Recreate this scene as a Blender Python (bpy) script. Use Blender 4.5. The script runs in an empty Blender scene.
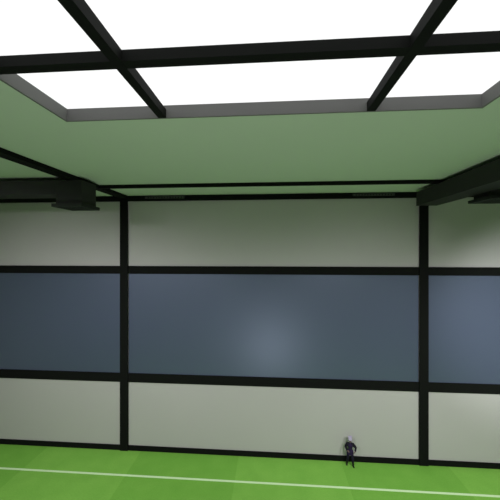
import bpy, bmesh, math, random
from mathutils import Vector, Matrix, Quaternion
random.seed(7)
S = bpy.context.scene
COL = S.collection

# ------------------------------------------------------------------ camera
EYE = 13.10                                   # eye height above the turf
cam = bpy.data.cameras.new('camera'); cam.sensor_width = 36.0
cam.angle = math.radians(80.0); cam.clip_end = 300
cam.shift_y = 0.001
camo = bpy.data.objects.new('camera', cam); COL.objects.link(camo)
camo.location = (0, 0, EYE)
camo.rotation_euler = (math.radians(90), 0, math.atan(0.0727))
S.camera = camo

# ------------------------------------------------------------------ sky and exposure
w = bpy.data.worlds.new('overcast_sky'); S.world = w; w.use_nodes = True
bg = w.node_tree.nodes['Background']
bg.inputs['Color'].default_value = (1.0, 0.99, 0.985, 1)
bg.inputs['Strength'].default_value = 1.2
S.view_settings.view_transform = 'Standard'
S.view_settings.look = 'None'
S.view_settings.exposure = 0.0
S.view_settings.gamma = 1.0
S.view_settings.use_curve_mapping = False
S.cycles.use_denoising = True
S.cycles.max_bounces = 12
S.cycles.diffuse_bounces = 8
S.cycles.transparent_max_bounces = 12

# fill lamps added to light wall and turf, no source seen: (position, aim, watts, full angle in degrees, colour)
FILL_LAMPS = [
    ((15.5, -9.5, 16.2), (15.6, 18.86, 8.8), 20000, 27, (0.97, 0.96, 1.0)),
    ((-14.0, 2.0, 16.2), (-14.0, 18.0, 3.0), 5200, 92, (1.0, 0.94, 1.0)),
    ((-7.5, 2.0, 16.2), (-6.0, 18.0, 0.0), 4600, 94, (1.0, 0.94, 1.0)),
    ((7.1, 2.0, 16.2), (5.6, 17.6, 0.0), 5700, 94, (1.0, 0.94, 1.0)),
    ((13.6, 2.0, 16.2), (13.6, 16.5, 0.0), 7600, 86, (1.0, 0.94, 1.0)),
]
# one fill uplight added on the turf on the centre line, behind the lower edge of the view
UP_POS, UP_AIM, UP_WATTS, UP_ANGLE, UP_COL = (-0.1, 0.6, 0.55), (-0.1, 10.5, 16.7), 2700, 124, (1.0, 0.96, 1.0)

# ------------------------------------------------------------------ materials
def mat(name, col, rough=0.6, spec=0.3, metallic=0.0, noise=None, bump=0.0):
    """noise = (scale, amount): a slight procedural mottling of the colour"""
    m = bpy.data.materials.new(name); m.use_nodes = True
    nt = m.node_tree; b = nt.nodes['Principled BSDF']
    b.inputs['Base Color'].default_value = (*col, 1)
    b.inputs['Roughness'].default_value = rough
    b.inputs['Specular IOR Level'].default_value = spec
    b.inputs['Metallic'].default_value = metallic
    if noise:
        tc = nt.nodes.new('ShaderNodeTexCoord')
        n = nt.nodes.new('ShaderNodeTexNoise'); n.inputs['Scale'].default_value = noise[0]
        n.inputs['Detail'].default_value = 4
        r = nt.nodes.new('ShaderNodeMapRange')
        r.inputs['To Min'].default_value = 1 - noise[1]; r.inputs['To Max'].default_value = 1 + noise[1]
        mx = nt.nodes.new('ShaderNodeVectorMath'); mx.operation = 'SCALE'
        mx.inputs[0].default_value = col
        nt.links.new(tc.outputs['Object'], n.inputs['Vector'])
        nt.links.new(n.outputs['Fac'], r.inputs['Value'])
        nt.links.new(r.outputs['Result'], mx.inputs['Scale'])
        nt.links.new(mx.outputs['Vector'], b.inputs['Base Color'])
        if bump:
            bp = nt.nodes.new('ShaderNodeBump'); bp.inputs['Strength'].default_value = bump
            bp.inputs['Distance'].default_value = 0.02
            nt.links.new(n.outputs['Fac'], bp.inputs['Height'])
            nt.links.new(bp.outputs['Normal'], b.inputs['Normal'])
    return m

def turf_material():
    m = bpy.data.materials.new('mown_turf'); m.use_nodes = True
    nt = m.node_tree; N = nt.nodes; L = nt.links; b = N['Principled BSDF']
    b.inputs['Roughness'].default_value = 0.9; b.inputs['Specular IOR Level'].default_value = 0.1
    geo = N.new('ShaderNodeNewGeometry'); sep = N.new('ShaderNodeSeparateXYZ')
    L.new(geo.outputs['Position'], sep.inputs[0])
    # mowing stripes 6.4 m wide running towards the wall
    a = N.new('ShaderNodeMath'); a.operation = 'ADD'; a.inputs[1].default_value = 8.5 + 64
    L.new(sep.outputs['X'], a.inputs[0])
    d = N.new('ShaderNodeMath'); d.operation = 'DIVIDE'; d.inputs[1].default_value = 12.8
    L.new(a.outputs[0], d.inputs[0])
    f = N.new('ShaderNodeMath'); f.operation = 'FRACT'; L.new(d.outputs[0], f.inputs[0])
    st = N.new('ShaderNodeMath'); st.operation = 'LESS_THAN'; st.inputs[1].default_value = 0.5
    L.new(f.outputs[0], st.inputs[0])
    n1 = N.new('ShaderNodeTexNoise'); n1.inputs['Scale'].default_value = 0.9; n1.inputs['Detail'].default_value = 5
    n2 = N.new('ShaderNodeTexNoise'); n2.inputs['Scale'].default_value = 14; n2.inputs['Detail'].default_value = 3
    for n in (n1, n2): L.new(geo.outputs['Position'], n.inputs['Vector'])
    mixf = N.new('ShaderNodeMath'); mixf.operation = 'ADD'
    L.new(n1.outputs['Fac'], mixf.inputs[0]); L.new(n2.outputs['Fac'], mixf.inputs[1])
    r = N.new('ShaderNodeMapRange'); r.inputs['From Min'].default_value = 0.6; r.inputs['From Max'].default_value = 1.4
    r.inputs['To Min'].default_value = 0.0; r.inputs['To Max'].default_value = 1.0
    L.new(mixf.outputs[0], r.inputs['Value'])
    c = N.new('ShaderNodeMix'); c.data_type = 'RGBA'
    c.inputs[6].default_value = (*TURF_A, 1); c.inputs[7].default_value = (*TURF_B, 1)
    L.new(r.outputs['Result'], c.inputs[0])
    c2 = N.new('ShaderNodeMix'); c2.data_type = 'RGBA'; c2.blend_type = 'MULTIPLY'
    c2.inputs[7].default_value = (0.86, 0.91, 0.84, 1)
    L.new(st.outputs[0], c2.inputs[0]); L.new(c.outputs[2], c2.inputs[6])
    L.new(c2.outputs[2], b.inputs['Base Color'])
    bp = N.new('ShaderNodeBump'); bp.inputs['Strength'].default_value = 0.3; bp.inputs['Distance'].default_value = 0.03
    L.new(n2.outputs['Fac'], bp.inputs['Height']); L.new(bp.outputs['Normal'], b.inputs['Normal'])
    return m

def glass_material():
    m = bpy.data.materials.new('clear_glazing'); m.use_nodes = True
    nt = m.node_tree; N = nt.nodes; L = nt.links
    N.remove(N['Principled BSDF']); out = N['Material Output']
    t = N.new('ShaderNodeBsdfTransparent'); t.inputs[0].default_value = (0.97, 0.98, 0.98, 1)
    g = N.new('ShaderNodeBsdfGlossy'); g.inputs['Roughness'].default_value = 0.05
    mx = N.new('ShaderNodeMixShader')
    mx.inputs[0].default_value = 0.03; L.new(t.outputs[0], mx.inputs[1]); L.new(g.outputs[0], mx.inputs[2])
    L.new(mx.outputs[0], out.inputs['Surface'])
    return m

TURF_A = (0.195, 0.485, 0.070); TURF_B = (0.260, 0.575, 0.095)
M = {
    'turf': turf_material(),
    'line': mat('white_line_paint', (0.72, 0.98, 0.56), 0.8, 0.1, noise=(6, 0.05)),
    'ceiling': mat('ceiling_board', (0.58, 0.68, 0.55), 0.9, 0.1, noise=(0.25, 0.03)),
    'panel': mat('pale_wall_panel', (0.47, 0.47, 0.45), 0.75, 0.2, noise=(0.3, 0.03)),
    'blue': mat('slate_blue_wall_panel', (0.065, 0.083, 0.130), 0.41, 1.0, noise=(0.3, 0.03)),
    'sidewall': mat('pale_side_wall', (0.60, 0.60, 0.56), 0.8, 0.2, noise=(0.3, 0.03)),
    'steel': mat('black_painted_steel', (0.006, 0.007, 0.006), 0.8, 0.1, noise=(3, 0.1)),
    'bar': mat('black_glazing_bar', (0.008, 0.009, 0.008), 0.7, 0.1, noise=(3, 0.1)),
    'curb': mat('grey_curb_lining', (0.17, 0.17, 0.167), 0.8, 0.2, noise=(1.5, 0.06)),
    'duct': mat('charcoal_duct_sheet', (0.030, 0.031, 0.029), 0.7, 0.2, noise=(2, 0.08)),
    'plate': mat('dark_green_grey_plate', (0.022, 0.027, 0.022), 0.7, 0.2, noise=(2, 0.08)),
    'grille': mat('grey_grille_metal', (0.07, 0.075, 0.07), 0.6, 0.3, noise=(4, 0.1)),
    'glass': glass_material(),
    'skin': mat('skin', (0.20, 0.13, 0.12), 0.6, 0.3, noise=(9, 0.05)),
    'hair': mat('pale_lavender_hair', (0.42, 0.39, 0.52), 0.6, 0.3, noise=(30, 0.12)),
    'jacket': mat('near_black_cloth', (0.012, 0.012, 0.018), 0.85, 0.15, noise=(20, 0.15)),
    'tunic': mat('dark_purple_cloth', (0.026, 0.016, 0.052), 0.85, 0.15, noise=(20, 0.15)),
    'trousers': mat('dark_indigo_cloth', (0.012, 0.010, 0.024), 0.85, 0.15, noise=(20, 0.15)),
    'boot': mat('black_leather', (0.010, 0.011, 0.009), 0.5, 0.3, noise=(20, 0.15)),
    'eye': mat('dark_eye', (0.02, 0.02, 0.02), 0.3, 0.4, noise=(20, 0.1)),
    'lens': mat('frosted_lamp_glass', (0.7, 0.7, 0.68), 0.3, 0.5, noise=(20, 0.03)),
}

M['blue'].node_tree.nodes['Principled BSDF'].inputs['Specular Tint'].default_value = (0.66, 0.80, 1.0, 1)
M['blue'].node_tree.nodes['Principled BSDF'].inputs['IOR'].default_value = 1.56

# ------------------------------------------------------------------ helpers
def add_box(bm, x0, x1, y0, y1, z0, z1, bevel=0.0):
    r = bmesh.ops.create_cube(bm, size=1.0)
    vs = r['verts']
    for v in vs:
        v.co = Vector(((x0 + x1) / 2 + v.co.x * (x1 - x0), (y0 + y1) / 2 + v.co.y * (y1 - y0),
                       (z0 + z1) / 2 + v.co.z * (z1 - z0)))
    if bevel:
        es = list({e for v in vs for e in v.link_edges})
        bmesh.ops.bevel(bm, geom=es, offset=bevel, segments=2, affect='EDGES', profile=0.5)

def obj(name, bm, m, parent=None, loc=None, smooth=False):
    me = bpy.data.meshes.new(name); bm.to_mesh(me); bm.free()
    if smooth:
        for p in me.polygons: p.use_smooth = True
    me.materials.append(m)
    o = bpy.data.objects.new(name, me); COL.objects.link(o)
    if parent: o.parent = parent
    if loc: o.location = loc
    return o

def box(name, m, dims, parent=None, bevel=0.0):
    bm = bmesh.new(); add_box(bm, *dims, bevel=bevel)
    return obj(name, bm, m, parent)

def struct(o):
    o['kind'] = 'structure'; return o

def tag(o, label, cat, group=None):
    o['label'] = label; o['category'] = cat
    if group: o['group'] = group
    return o

def thing(name, label, cat, loc=(0, 0, 0), group=None):
    o = bpy.data.objects.new(name, None); COL.objects.link(o); o.location = loc
    return tag(o, label, cat, group)

# ------------------------------------------------------------------ the hall: key dimensions
XC = -0.20                                   # centre line of the hall
WY = 18.86                                   # face of the far wall frame
CZ = EYE + 3.58                              # ceiling height
XL, XR = XC - 21.6, XC + 21.6                # side walls
YB = -20.0                                   # wall behind the viewer
PX = (XC - 9.44, XC + 9.44)                  # far wall posts
PWID = 0.54
BAYS = ((XL, PX[0] - PWID / 2), (PX[0] + PWID / 2, PX[1] - PWID / 2), (PX[1] + PWID / 2, XR))
RAIL = {'base': (0.0, 0.33), 'lower': (4.48, 5.06), 'upper': (11.58, 12.09), 'top': (16.32, 16.66)}

# floor with its painted touchline
fl = struct(box('floor', M['turf'], (XL, XR, YB, WY + 0.5, -0.3, 0.0)))
box('touchline', M['line'], (XL + 1.0, XR - 1.0, 16.72, 16.86, 0.0, 0.006), fl)

# far wall: backing plus one infill panel for each bay and row
wf = struct(box('wall_far', M['sidewall'], (XL - 0.3, XR + 0.3, WY + 0.16, WY + 0.5, 0, CZ)))
for x0, x1 in BAYS:
    box('lower_panel', M['panel'], (x0, x1, WY + 0.08, WY + 0.16, 0.33, 4.48), wf)
    box('middle_panel', M['blue'], (x0, x1, WY + 0.08, WY + 0.16, 5.06, 11.58), wf)['label'] = 'slate blue panel'
    box('upper_panel', M['panel'], (x0, x1, WY + 0.08, WY + 0.16, 12.09, 16.32), wf)
struct(box('wall_left', M['sidewall'], (XL - 0.3, XL, YB, WY + 0.16, 0, CZ)))
struct(box('wall_right', M['sidewall'], (XR, XR + 0.3, YB, WY + 0.16, 0, CZ)))
struct(box('wall_behind', M['sidewall'], (XL - 0.3, XR + 0.3, YB - 0.3, YB, 0, CZ)))

# ceiling with the skylight opening
SX0, SX1, SY0, SY1 = XC - 5.44, XC + 5.44, -7.85, 7.85
ST = CZ + 0.335
bm = bmesh.new()
add_box(bm, XL - 0.3, XR + 0.3, SY1 + 0.06, WY + 0.5, CZ, ST)
add_box(bm, XL - 0.3, XR + 0.3, YB - 0.3, SY0 - 0.06, CZ, ST)
add_box(bm, XL - 0.3, SX0 - 0.06, SY0 - 0.06, SY1 + 0.06, CZ, ST)
add_box(bm, SX1 + 0.06, XR + 0.3, SY0 - 0.06, SY1 + 0.06, CZ, ST)
struct(obj('ceiling', bm, M['ceiling']))

# skylight: curb lining, glazing bars, panes
sk = bpy.data.objects.new('window_1', None); COL.objects.link(sk); sk.location = (XC, 0, 0); struct(sk)
def skpart(name, m, dims):
    x0, x1, y0, y1, z0, z1 = dims
    return box(name, m, (x0 - XC, x1 - XC, y0, y1, z0, z1), sk)
skpart('curb', M['curb'], (SX0 - 0.06, SX1 + 0.06, SY1, SY1 + 0.06, CZ, ST))
skpart('curb', M['curb'], (SX0 - 0.06, SX1 + 0.06, SY0 - 0.06, SY0, CZ, ST))
skpart('curb', M['curb'], (SX0 - 0.06, SX0, SY0, SY1, CZ, ST))
skpart('curb', M['curb'], (SX1, SX1 + 0.06, SY0, SY1, CZ, ST))
BX = (XC - 2.745, XC + 2.745); BW = 0.108
BY = [5.56 - 2.78 * k for k in range(5)]
for x in BX:
    skpart('glazing_bar', M['bar'], (x - BW, x + BW, SY0, SY1, CZ - 0.005, CZ + 0.225))
xs = [SX0, BX[0] - BW, BX[0] + BW, BX[1] - BW, BX[1] + BW, SX1]
for y in BY:
    bm = bmesh.new()
    for i in (0, 2, 4):
        add_box(bm, xs[i] - XC, xs[i + 1] - XC, y - 0.12, y + 0.12, CZ, CZ + 0.215)
    obj('cross_bar', bm, M['bar'], sk)
pxs = [SX0, BX[0], BX[1], SX1]; pys = [SY1] + BY + [SY0]
for i in range(3):
    for k in range(6):
        skpart('pane', M['glass'], (pxs[i], pxs[i + 1], pys[k + 1], pys[k], ST, ST + 0.012))

# ------------------------------------------------------------------ steel frame of the far wall
for k, x in enumerate(PX):
    tag(box('steel_post', M['steel'], (x - PWID / 2, x + PWID / 2, WY - 0.04, WY + 0.018, 0.0, RAIL['top'][0] - 0.002), bevel=0.01),
        ('black steel wall post left of centre, just right of the square drop box',
         'black steel wall post under the end of the big duct, right of the person')[k], 'post', 'posts of the far wall')
rail_label = {
    'base': 'black kick rail along the foot of the far wall where it meets the turf',
    'lower': 'black horizontal rail between the blue panels and the lower pale panels',
    'upper': 'black horizontal rail between the upper pale panels and the blue panels',
}
for key, lab in rail_label.items():
    z0, z1 = RAIL[key]
    bm = bmesh.new()
    add_box(bm, XL, XR, WY + 0.02, WY + 0.078, z0, z1)
    tag(obj('wall_rail', bm, M['steel']), lab, 'rail', 'rails of the far wall')
tag(box('wall_head_beam', M['steel'], (XL, XR, WY - 0.04, WY + 0.078, RAIL['top'][0], RAIL['top'][1])),
    'black beam along the top of the far wall just under the ceiling', 'beam')

# beams under the ceiling
BB = EYE + 3.405
for k, x in enumerate(PX):
    tag(box('ceiling_beam', M['steel'], (x - 0.27, x + 0.27, YB, WY - 0.04, BB, CZ), bevel=0.01),
        ('black ceiling beam running from the top of the left wall post towards the viewer',
         'black ceiling beam above the big duct, running out from the right wall post')[k], 'beam', 'ceiling beams')
xs2 = [XL, PX[0] - 0.27, PX[0] + 0.27, PX[1] - 0.27, PX[1] + 0.27, XR]
bm = bmesh.new()
for i in (0, 2, 4): add_box(bm, xs2[i], xs2[i + 1], 15.64, 15.85, BB, CZ)
tag(obj('ceiling_purlin', bm, M['steel']), 'thin black purlin crossing the ceiling just in front of the far wall', 'beam')

# ------------------------------------------------------------------ ducts with their drop boxes
def drop(root, x0, x1, y0, y1, ztop, zbot, lx, ly, th):
    box('drop_box', M['duct'], (x0, x1, y0, y1, zbot + th, ztop), root, bevel=0.01)
    p = box('outlet_flange', M['plate'], (x0 - lx, x1 + lx, y0 - ly, y1 + ly, zbot, zbot + th), root, bevel=0.015)
    bm = bmesh.new()                                   # louvre blades under the outlet
    n = 9
    for k in range(n):
        xx = x0 + (k + 0.5) * (x1 - x0) / n
        add_box(bm, xx - 0.035, xx + 0.035, y0 + 0.05, y1 - 0.05, zbot - 0.012, zbot)
    obj('louvre', bm, M['plate'], p)

dl = thing('air_duct', 'charcoal air duct entering from the left with a square drop box and flanged outlet', 'duct',
           (0, 0, EYE), 'charcoal air ducts')
bm = bmesh.new()
add_box(bm, XL, -10.42, 13.70, 14.80, 2.73, 3.40, bevel=0.008)
obj('duct_run', bm, M['duct'], dl)
drop(dl, -10.42, -9.10, 13.70, 14.86, 3.40, 2.095, 0.10, 0.18, 0.16)

dr = thing('air_duct', 'large charcoal air duct running from above the right wall post towards the viewer', 'duct',
           (0, 0, EYE), 'charcoal air ducts')
bm = bmesh.new(); add_box(bm, 8.40, 9.56, YB + 8, 18.02, 2.60, 3.40, bevel=0.008)
obj('duct_run', bm, M['duct'], dr)
drop(dr, 9.57, 10.75, 13.75, 14.90, 3.40, 2.237, 0.16, 0.16, 0.15)

# slot vents on the head beam
def vent(x0, x1, label):
    t = thing('slot_vent', label, 'vent', ((x0 + x1) / 2, WY - 0.04, EYE + 3.43), 'slot vents on the head beam')
    h = (x1 - x0) / 2
    bm = bmesh.new()
    add_box(bm, -h, h, -0.05, 0, 0.05, 0.07); add_box(bm, -h, h, -0.05, 0, -0.07, -0.05)
    add_box(bm, -h, -h + 0.03, -0.05, 0, -0.05, 0.05); add_box(bm, h - 0.03, h, -0.05, 0, -0.05, 0.05)
    obj('vent_frame', bm, M['grille'], t)
    n = 14
    for k in range(n):
        x = -h + 0.03 + (k + 0.5) * (2 * h - 0.06) / n
        box('vent_blade', M['grille'], (x - 0.05, x + 0.05, -0.04, -0.005, -0.05, 0.05), t)
vent(-8.2, -5.6, 'narrow grey slot vent on the head beam near the left post')
vent(5.0, 7.5, 'narrow grey slot vent on the head beam near the big duct')

# ------------------------------------------------------------------ unseen fill lamps added under the ceiling behind the viewer
def fill_lamp(pos, aim, watts, ang, col, label):
    t = thing('fill_lamp', label, 'fill_lamp', pos, 'added fill lamps under the ceiling')
    d = (Vector(aim) - Vector(pos)).normalized()
    t.rotation_euler = (-d).to_track_quat('Z', 'Y').to_euler()      # local -Z looks along the beam
    bm = bmesh.new()
    bmesh.ops.create_cone(bm, cap_ends=True, segments=24, radius1=0.46, radius2=0.28, depth=0.34,
                          matrix=Matrix.Translation((0, 0, 0.17)))
    obj('housing', bm, M['steel'], t)
    bm = bmesh.new()
    bmesh.ops.create_cone(bm, cap_ends=True, segments=24, radius1=0.42, radius2=0.42, depth=0.02,
                          matrix=Matrix.Translation((0, 0, -0.011)))
    obj('lamp_glass', bm, M['lens'], t)
    bm = bmesh.new()
    add_box(bm, -0.49, -0.46, -0.04, 0.04, 0.1, 0.45); add_box(bm, 0.46, 0.49, -0.04, 0.04, 0.1, 0.45)
    add_box(bm, -0.49, 0.49, -0.04, 0.04, 0.45, 0.48)
    obj('yoke', bm, M['steel'], t)
    li = bpy.data.lights.new('fill_beam', 'SPOT'); li.energy = watts; li.color = col
    li.spot_size = math.radians(ang); li.spot_blend = 1.0; li.shadow_soft_size = 0.40
    lo = bpy.data.objects.new('fill_beam', li); COL.objects.link(lo); lo.parent = t
    lo.location = (0, 0, -0.2)
FL = ('added fill lamp under the ceiling behind the skylight, towards the right wall',
      'added fill lamp under the ceiling, nearest the left wall',
      'added fill lamp under the ceiling, just left of the skylight',
      'added fill lamp under the ceiling, just right of the skylight',
      'added fill lamp under the ceiling, nearest the right wall')
for args, lab in zip(FILL_LAMPS, FL): fill_lamp(*args, lab)

# unseen uplight added on the turf to brighten ceiling and blue panel
t = thing('fill_uplight', 'added fill uplight standing on the turf on the centre line', 'fill_uplight', (UP_POS[0], UP_POS[1], 0))
bm = bmesh.new()
bmesh.ops.create_cone(bm, cap_ends=True, segments=32, radius1=0.42, radius2=0.34, depth=0.30, matrix=Matrix.Translation((0, 0, 0.15)))
obj('housing', bm, M['steel'], t)
bm = bmesh.new()
bmesh.ops.create_cone(bm, cap_ends=True, segments=32, radius1=0.31, radius2=0.31, depth=0.02, matrix=Matrix.Translation((0, 0, 0.31)))
obj('lamp_glass', bm, M['lens'], t)
li = bpy.data.lights.new('fill_uplight_beam', 'SPOT'); li.energy = UP_WATTS; li.color = UP_COL
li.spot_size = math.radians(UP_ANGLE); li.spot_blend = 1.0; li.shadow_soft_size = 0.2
lo = bpy.data.objects.new('fill_uplight_beam', li); COL.objects.link(lo); lo.parent = t
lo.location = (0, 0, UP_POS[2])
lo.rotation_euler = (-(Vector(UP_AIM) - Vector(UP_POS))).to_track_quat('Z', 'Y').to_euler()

# ------------------------------------------------------------------ the person
def blob(chains, voxel, smooth_it=2):
    """one continuous mesh out of tapered limbs: chains of (x, y, z, radius)"""
    bm = bmesh.new()
    for ch in chains:
        for i, p in enumerate(ch):
            q = p if len(p) > 4 else (*p, 1.0, 1.0, 1.0)[:7]
            x, y, z, r = q[:4]; sx, sy, sz = q[4:7] if len(q) >= 7 else (1, 1, 1)
            bmesh.ops.create_uvsphere(bm, u_segments=14, v_segments=9, radius=r,
                                      matrix=Matrix.Translation((x, y, z)) @ Matrix.Diagonal((sx, sy, sz, 1)))
            if i:
                p0 = ch[i - 1]
                a = Vector(p0[:3]); b = Vector((x, y, z)); d = b - a
                if d.length > 1e-4:
                    mtx = Matrix.Translation((a + b) / 2) @ d.to_track_quat('Z', 'Y').to_matrix().to_4x4()
                    bmesh.ops.create_cone(bm, cap_ends=True, segments=14, radius1=p0[3], radius2=r, depth=d.length, matrix=mtx)
    me = bpy.data.meshes.new('blob'); bm.to_mesh(me); bm.free()
    o = bpy.data.objects.new('blob', me); COL.objects.link(o)
    md = o.modifiers.new('r', 'REMESH'); md.mode = 'VOXEL'; md.voxel_size = voxel
    sm = o.modifiers.new('s', 'SMOOTH'); sm.iterations = smooth_it; sm.factor = 0.5
    dg = bpy.context.evaluated_depsgraph_get()
    out = bpy.data.meshes.new_from_object(o.evaluated_get(dg))
    bpy.data.objects.remove(o)
    for p in out.polygons: p.use_smooth = True
    return out

def mesh_obj(name, me, m, parent, label=None):
    me.name = name; me.materials.clear(); me.materials.append(m)
    o = bpy.data.objects.new(name, me); COL.objects.link(o); o.parent = parent
    if label: o['label'] = label
    return o

pr = thing('person', 'person in dark purple and black clothes with pale hair standing by the far wall', 'person', (4.77, 18.56, 0))
pr.rotation_euler = (0, 0, math.radians(-8)); pr.scale = (0.92, 0.92, 0.92)
# front is -y; the photo's left is -x
HIP = (0.0, 0.03, 0.95)
legL = [(-0.085, 0.03, 0.93, 0.085), (-0.15, -0.01, 0.52, 0.062), (-0.19, 0.10, 0.10, 0.045)]
legR = [(0.085, 0.03, 0.93, 0.085), (0.15, -0.08, 0.52, 0.062), (0.185, -0.05, 0.09, 0.045)]
footL = [(-0.19, 0.115, 0.045, 0.043), (-0.205, 0.01, 0.04, 0.040), (-0.215, -0.06, 0.034, 0.034)]
footR = [(0.185, -0.04, 0.045, 0.043), (0.205, -0.14, 0.04, 0.040), (0.215, -0.21, 0.034, 0.034)]
torso = [(0, 0.03, 0.95, 0.115), (0, 0.02, 1.12, 0.105), (0.0, 0.0, 1.30, 0.125), (0.0, 0.0, 1.42, 0.11)]
chest = [(-0.10, 0.0, 1.36, 0.095), (0.10, 0.0, 1.36, 0.095)]
armL = [(-0.19, 0.01, 1.42, 0.062), (-0.30, 0.02, 1.20, 0.046), (-0.21, -0.18, 1.10, 0.036), (-0.175, -0.24, 1.09, 0.03)]
armR = [(0.19, 0.01, 1.42, 0.062), (0.36, 0.03, 1.22, 0.046), (0.31, -0.14, 1.08, 0.036), (0.285, -0.20, 1.06, 0.03)]
clav = [(-0.19, 0.01, 1.42, 0.06), (0, 0.01, 1.45, 0.07), (0.19, 0.01, 1.42, 0.06)]
neck = [(0, 0.0, 1.45, 0.058), (0, -0.015, 1.57, 0.052)]
head = [(0, -0.03, 1.68, 0.098, 0.86, 1.02, 1.16), (0, -0.055, 1.625, 0.062)]
face = [[(0, -0.125, 1.655, 0.013), (0, -0.145, 1.625, 0.016)],
        [(-0.088, -0.02, 1.655, 0.02, 0.5, 0.9, 1.5)], [(0.088, -0.02, 1.655, 0.02, 0.5, 0.9, 1.5)],
        [(-0.022, -0.118, 1.592, 0.008), (0.022, -0.118, 1.592, 0.008)]]
def hand(wr, palm, s):
    """palm, four curled unequal fingers and a thumb leaving the side of the palm"""
    wv = Vector(wr[:3]); pv = Vector(palm); d = (pv - wv).normalized()
    side = Vector((0, 0, 1)); curl = Vector((s, 0, 0)); side = (side - d * side.dot(d)).normalized()
    ch = [[(*wv, 0.029), (*(wv + d * 0.05), 0.032), (*(wv + d * 0.085), 0.03)]]
    for k, ln in enumerate((0.070, 0.080, 0.074, 0.058)):
        b = wv + d * 0.085 + side * (0.030 - 0.020 * k)
        p1 = b + d * ln * 0.45; p2 = p1 + (d * 0.3 + curl).normalized() * ln * 0.35; p3 = p2 + (curl - d * 0.6).normalized() * ln * 0.3
        ch.append([(*b, 0.0105), (*p1, 0.0095), (*p2, 0.009), (*p3, 0.008)])
    t0 = wv + d * 0.035 + side * 0.025; t1 = t0 + (side + d * 0.6 + curl * 0.4).normalized() * 0.04
    ch.append([(*t0, 0.013), (*t1, 0.011), (*(t1 + (d + curl * 0.6).normalized() * 0.03), 0.0095)])
    return ch
hands = hand(armL[-1], (-0.14, -0.30, 1.09), 1) + hand(armR[-1], (0.25, -0.27, 1.05), -1)
body = blob([legL, legR, footL, footR, torso, chest, armL, armR, clav, neck, head] + face + hands, 0.009, 2)
mesh_obj('body', body, M['skin'], pr)

def grow(ch, g): return [(*p[:3], p[3] + g) for p in ch]
mesh_obj('jacket', blob([grow(armL[:3], 0.022), grow(armR[:3], 0.022), grow(clav, 0.024),
                         [(-0.19, 0.0, 1.40, 0.096), (-0.26, 0.0, 1.27, 0.074)], [(0.19, 0.0, 1.40, 0.096), (0.29, 0.0, 1.27, 0.074)],
                         [(-0.12, 0.02, 1.36, 0.112), (0.12, 0.02, 1.36, 0.112)]], 0.014, 3), M['jacket'], pr, 'near black jacket')
mesh_obj('tunic', blob([[(0, 0.03, 0.95, 0.115), (0, 0.02, 1.12, 0.112), (0, 0, 1.30, 0.135)], [(0, -0.03, 1.33, 0.12), (0, -0.01, 1.50, 0.078)], [(-0.10, 0.0, 1.36, 0.102), (0.10, 0.0, 1.36, 0.102)], [(-0.09, 0.0, 1.36, 0.102), (-0.04, 0.0, 1.16, 0.092)], [(0.09, 0.0, 1.36, 0.102), (0.04, 0.0, 1.16, 0.092)],
                        [(-0.06, 0.03, 0.95, 0.12), (0.06, 0.03, 0.95, 0.12)], [(-0.09, 0.03, 0.95, 0.118), (-0.115, 0.02, 0.78, 0.112), (0.115, 0.0, 0.78, 0.112), (0.09, 0.03, 0.95, 0.118)], [(0, 0.02, 0.95, 0.118), (0, 0.01, 0.79, 0.118)]], 0.014, 3),
         M['tunic'], pr, 'dark purple tunic')
mesh_obj('trousers', blob([grow(legL, 0.02), grow(legR, 0.02), [(-0.085, 0.03, 0.93, 0.108), (0.085, 0.03, 0.93, 0.108)]], 0.014, 2),
         M['trousers'], pr)
for leg, foot in ((legL, footL), (legR, footR)):
    an = leg[2]; kn = leg[1]
    mid = tuple(an[i] + (kn[i] - an[i]) * 0.45 for i in range(3))
    sole = [(p[0], p[1], max(p[2], p[3] + 0.012), p[3] + 0.012) for p in foot]
    mesh_obj('boot', blob([[(*mid, 0.078), (*an[:3], 0.066)], [(*an[:3], 0.066), sole[0]], sole], 0.011, 2), M['boot'], pr)
hair = [[(0, 0.0, 1.755, 0.130, 1.08, 1.05, 1.0), (0.0, 0.05, 1.66, 0.105)]]
for k in range(34):
    a = random.uniform(0, 2 * math.pi); rr = random.uniform(0.02, 0.085)
    x, y = rr * math.cos(a), 0.02 + rr * math.sin(a)
    out = Vector((x * 0.8, (y - 0.02) * 0.8, 0.06))
    hair.append([(x, y, 1.79 + random.uniform(-0.02, 0.03), 0.034), (x + out.x * 0.55, y + out.y * 0.5, 1.86 + random.uniform(-0.02, 0.03), 0.022),
                 (x + out.x * 0.95, y + out.y * 0.8, 1.91 + random.uniform(-0.06, 0.04), 0.009)])
for k in range(14):
    a = math.pi * (k / 13.0)
    x, y = 0.095 * math.cos(a), 0.03 + 0.085 * math.sin(a)
    hair.append([(x, y, 1.72, 0.034), (x * 1.25, y * 1.2, 1.62, 0.028), (x * 1.35, y * 1.35, 1.53 + random.uniform(-0.02, 0.02), 0.010)])
for k in range(5):
    x = -0.07 + 0.035 * k
    hair.append([(x, -0.075, 1.785, 0.03), (x * 1.1, -0.128, 1.735, 0.018), (x * 1.05 + 0.01, -0.138, 1.695, 0.008)])
mesh_obj('hair', blob(hair, 0.010, 1), M['hair'], pr, 'pale lavender hair')
for s in (-1, 1):
    bm = bmesh.new()
    bmesh.ops.create_uvsphere(bm, u_segments=12, v_segments=8, radius=0.012, matrix=Matrix.Translation((s * 0.034, -0.118, 1.672)))
    obj('eye', bm, M['eye'], pr, smooth=True)
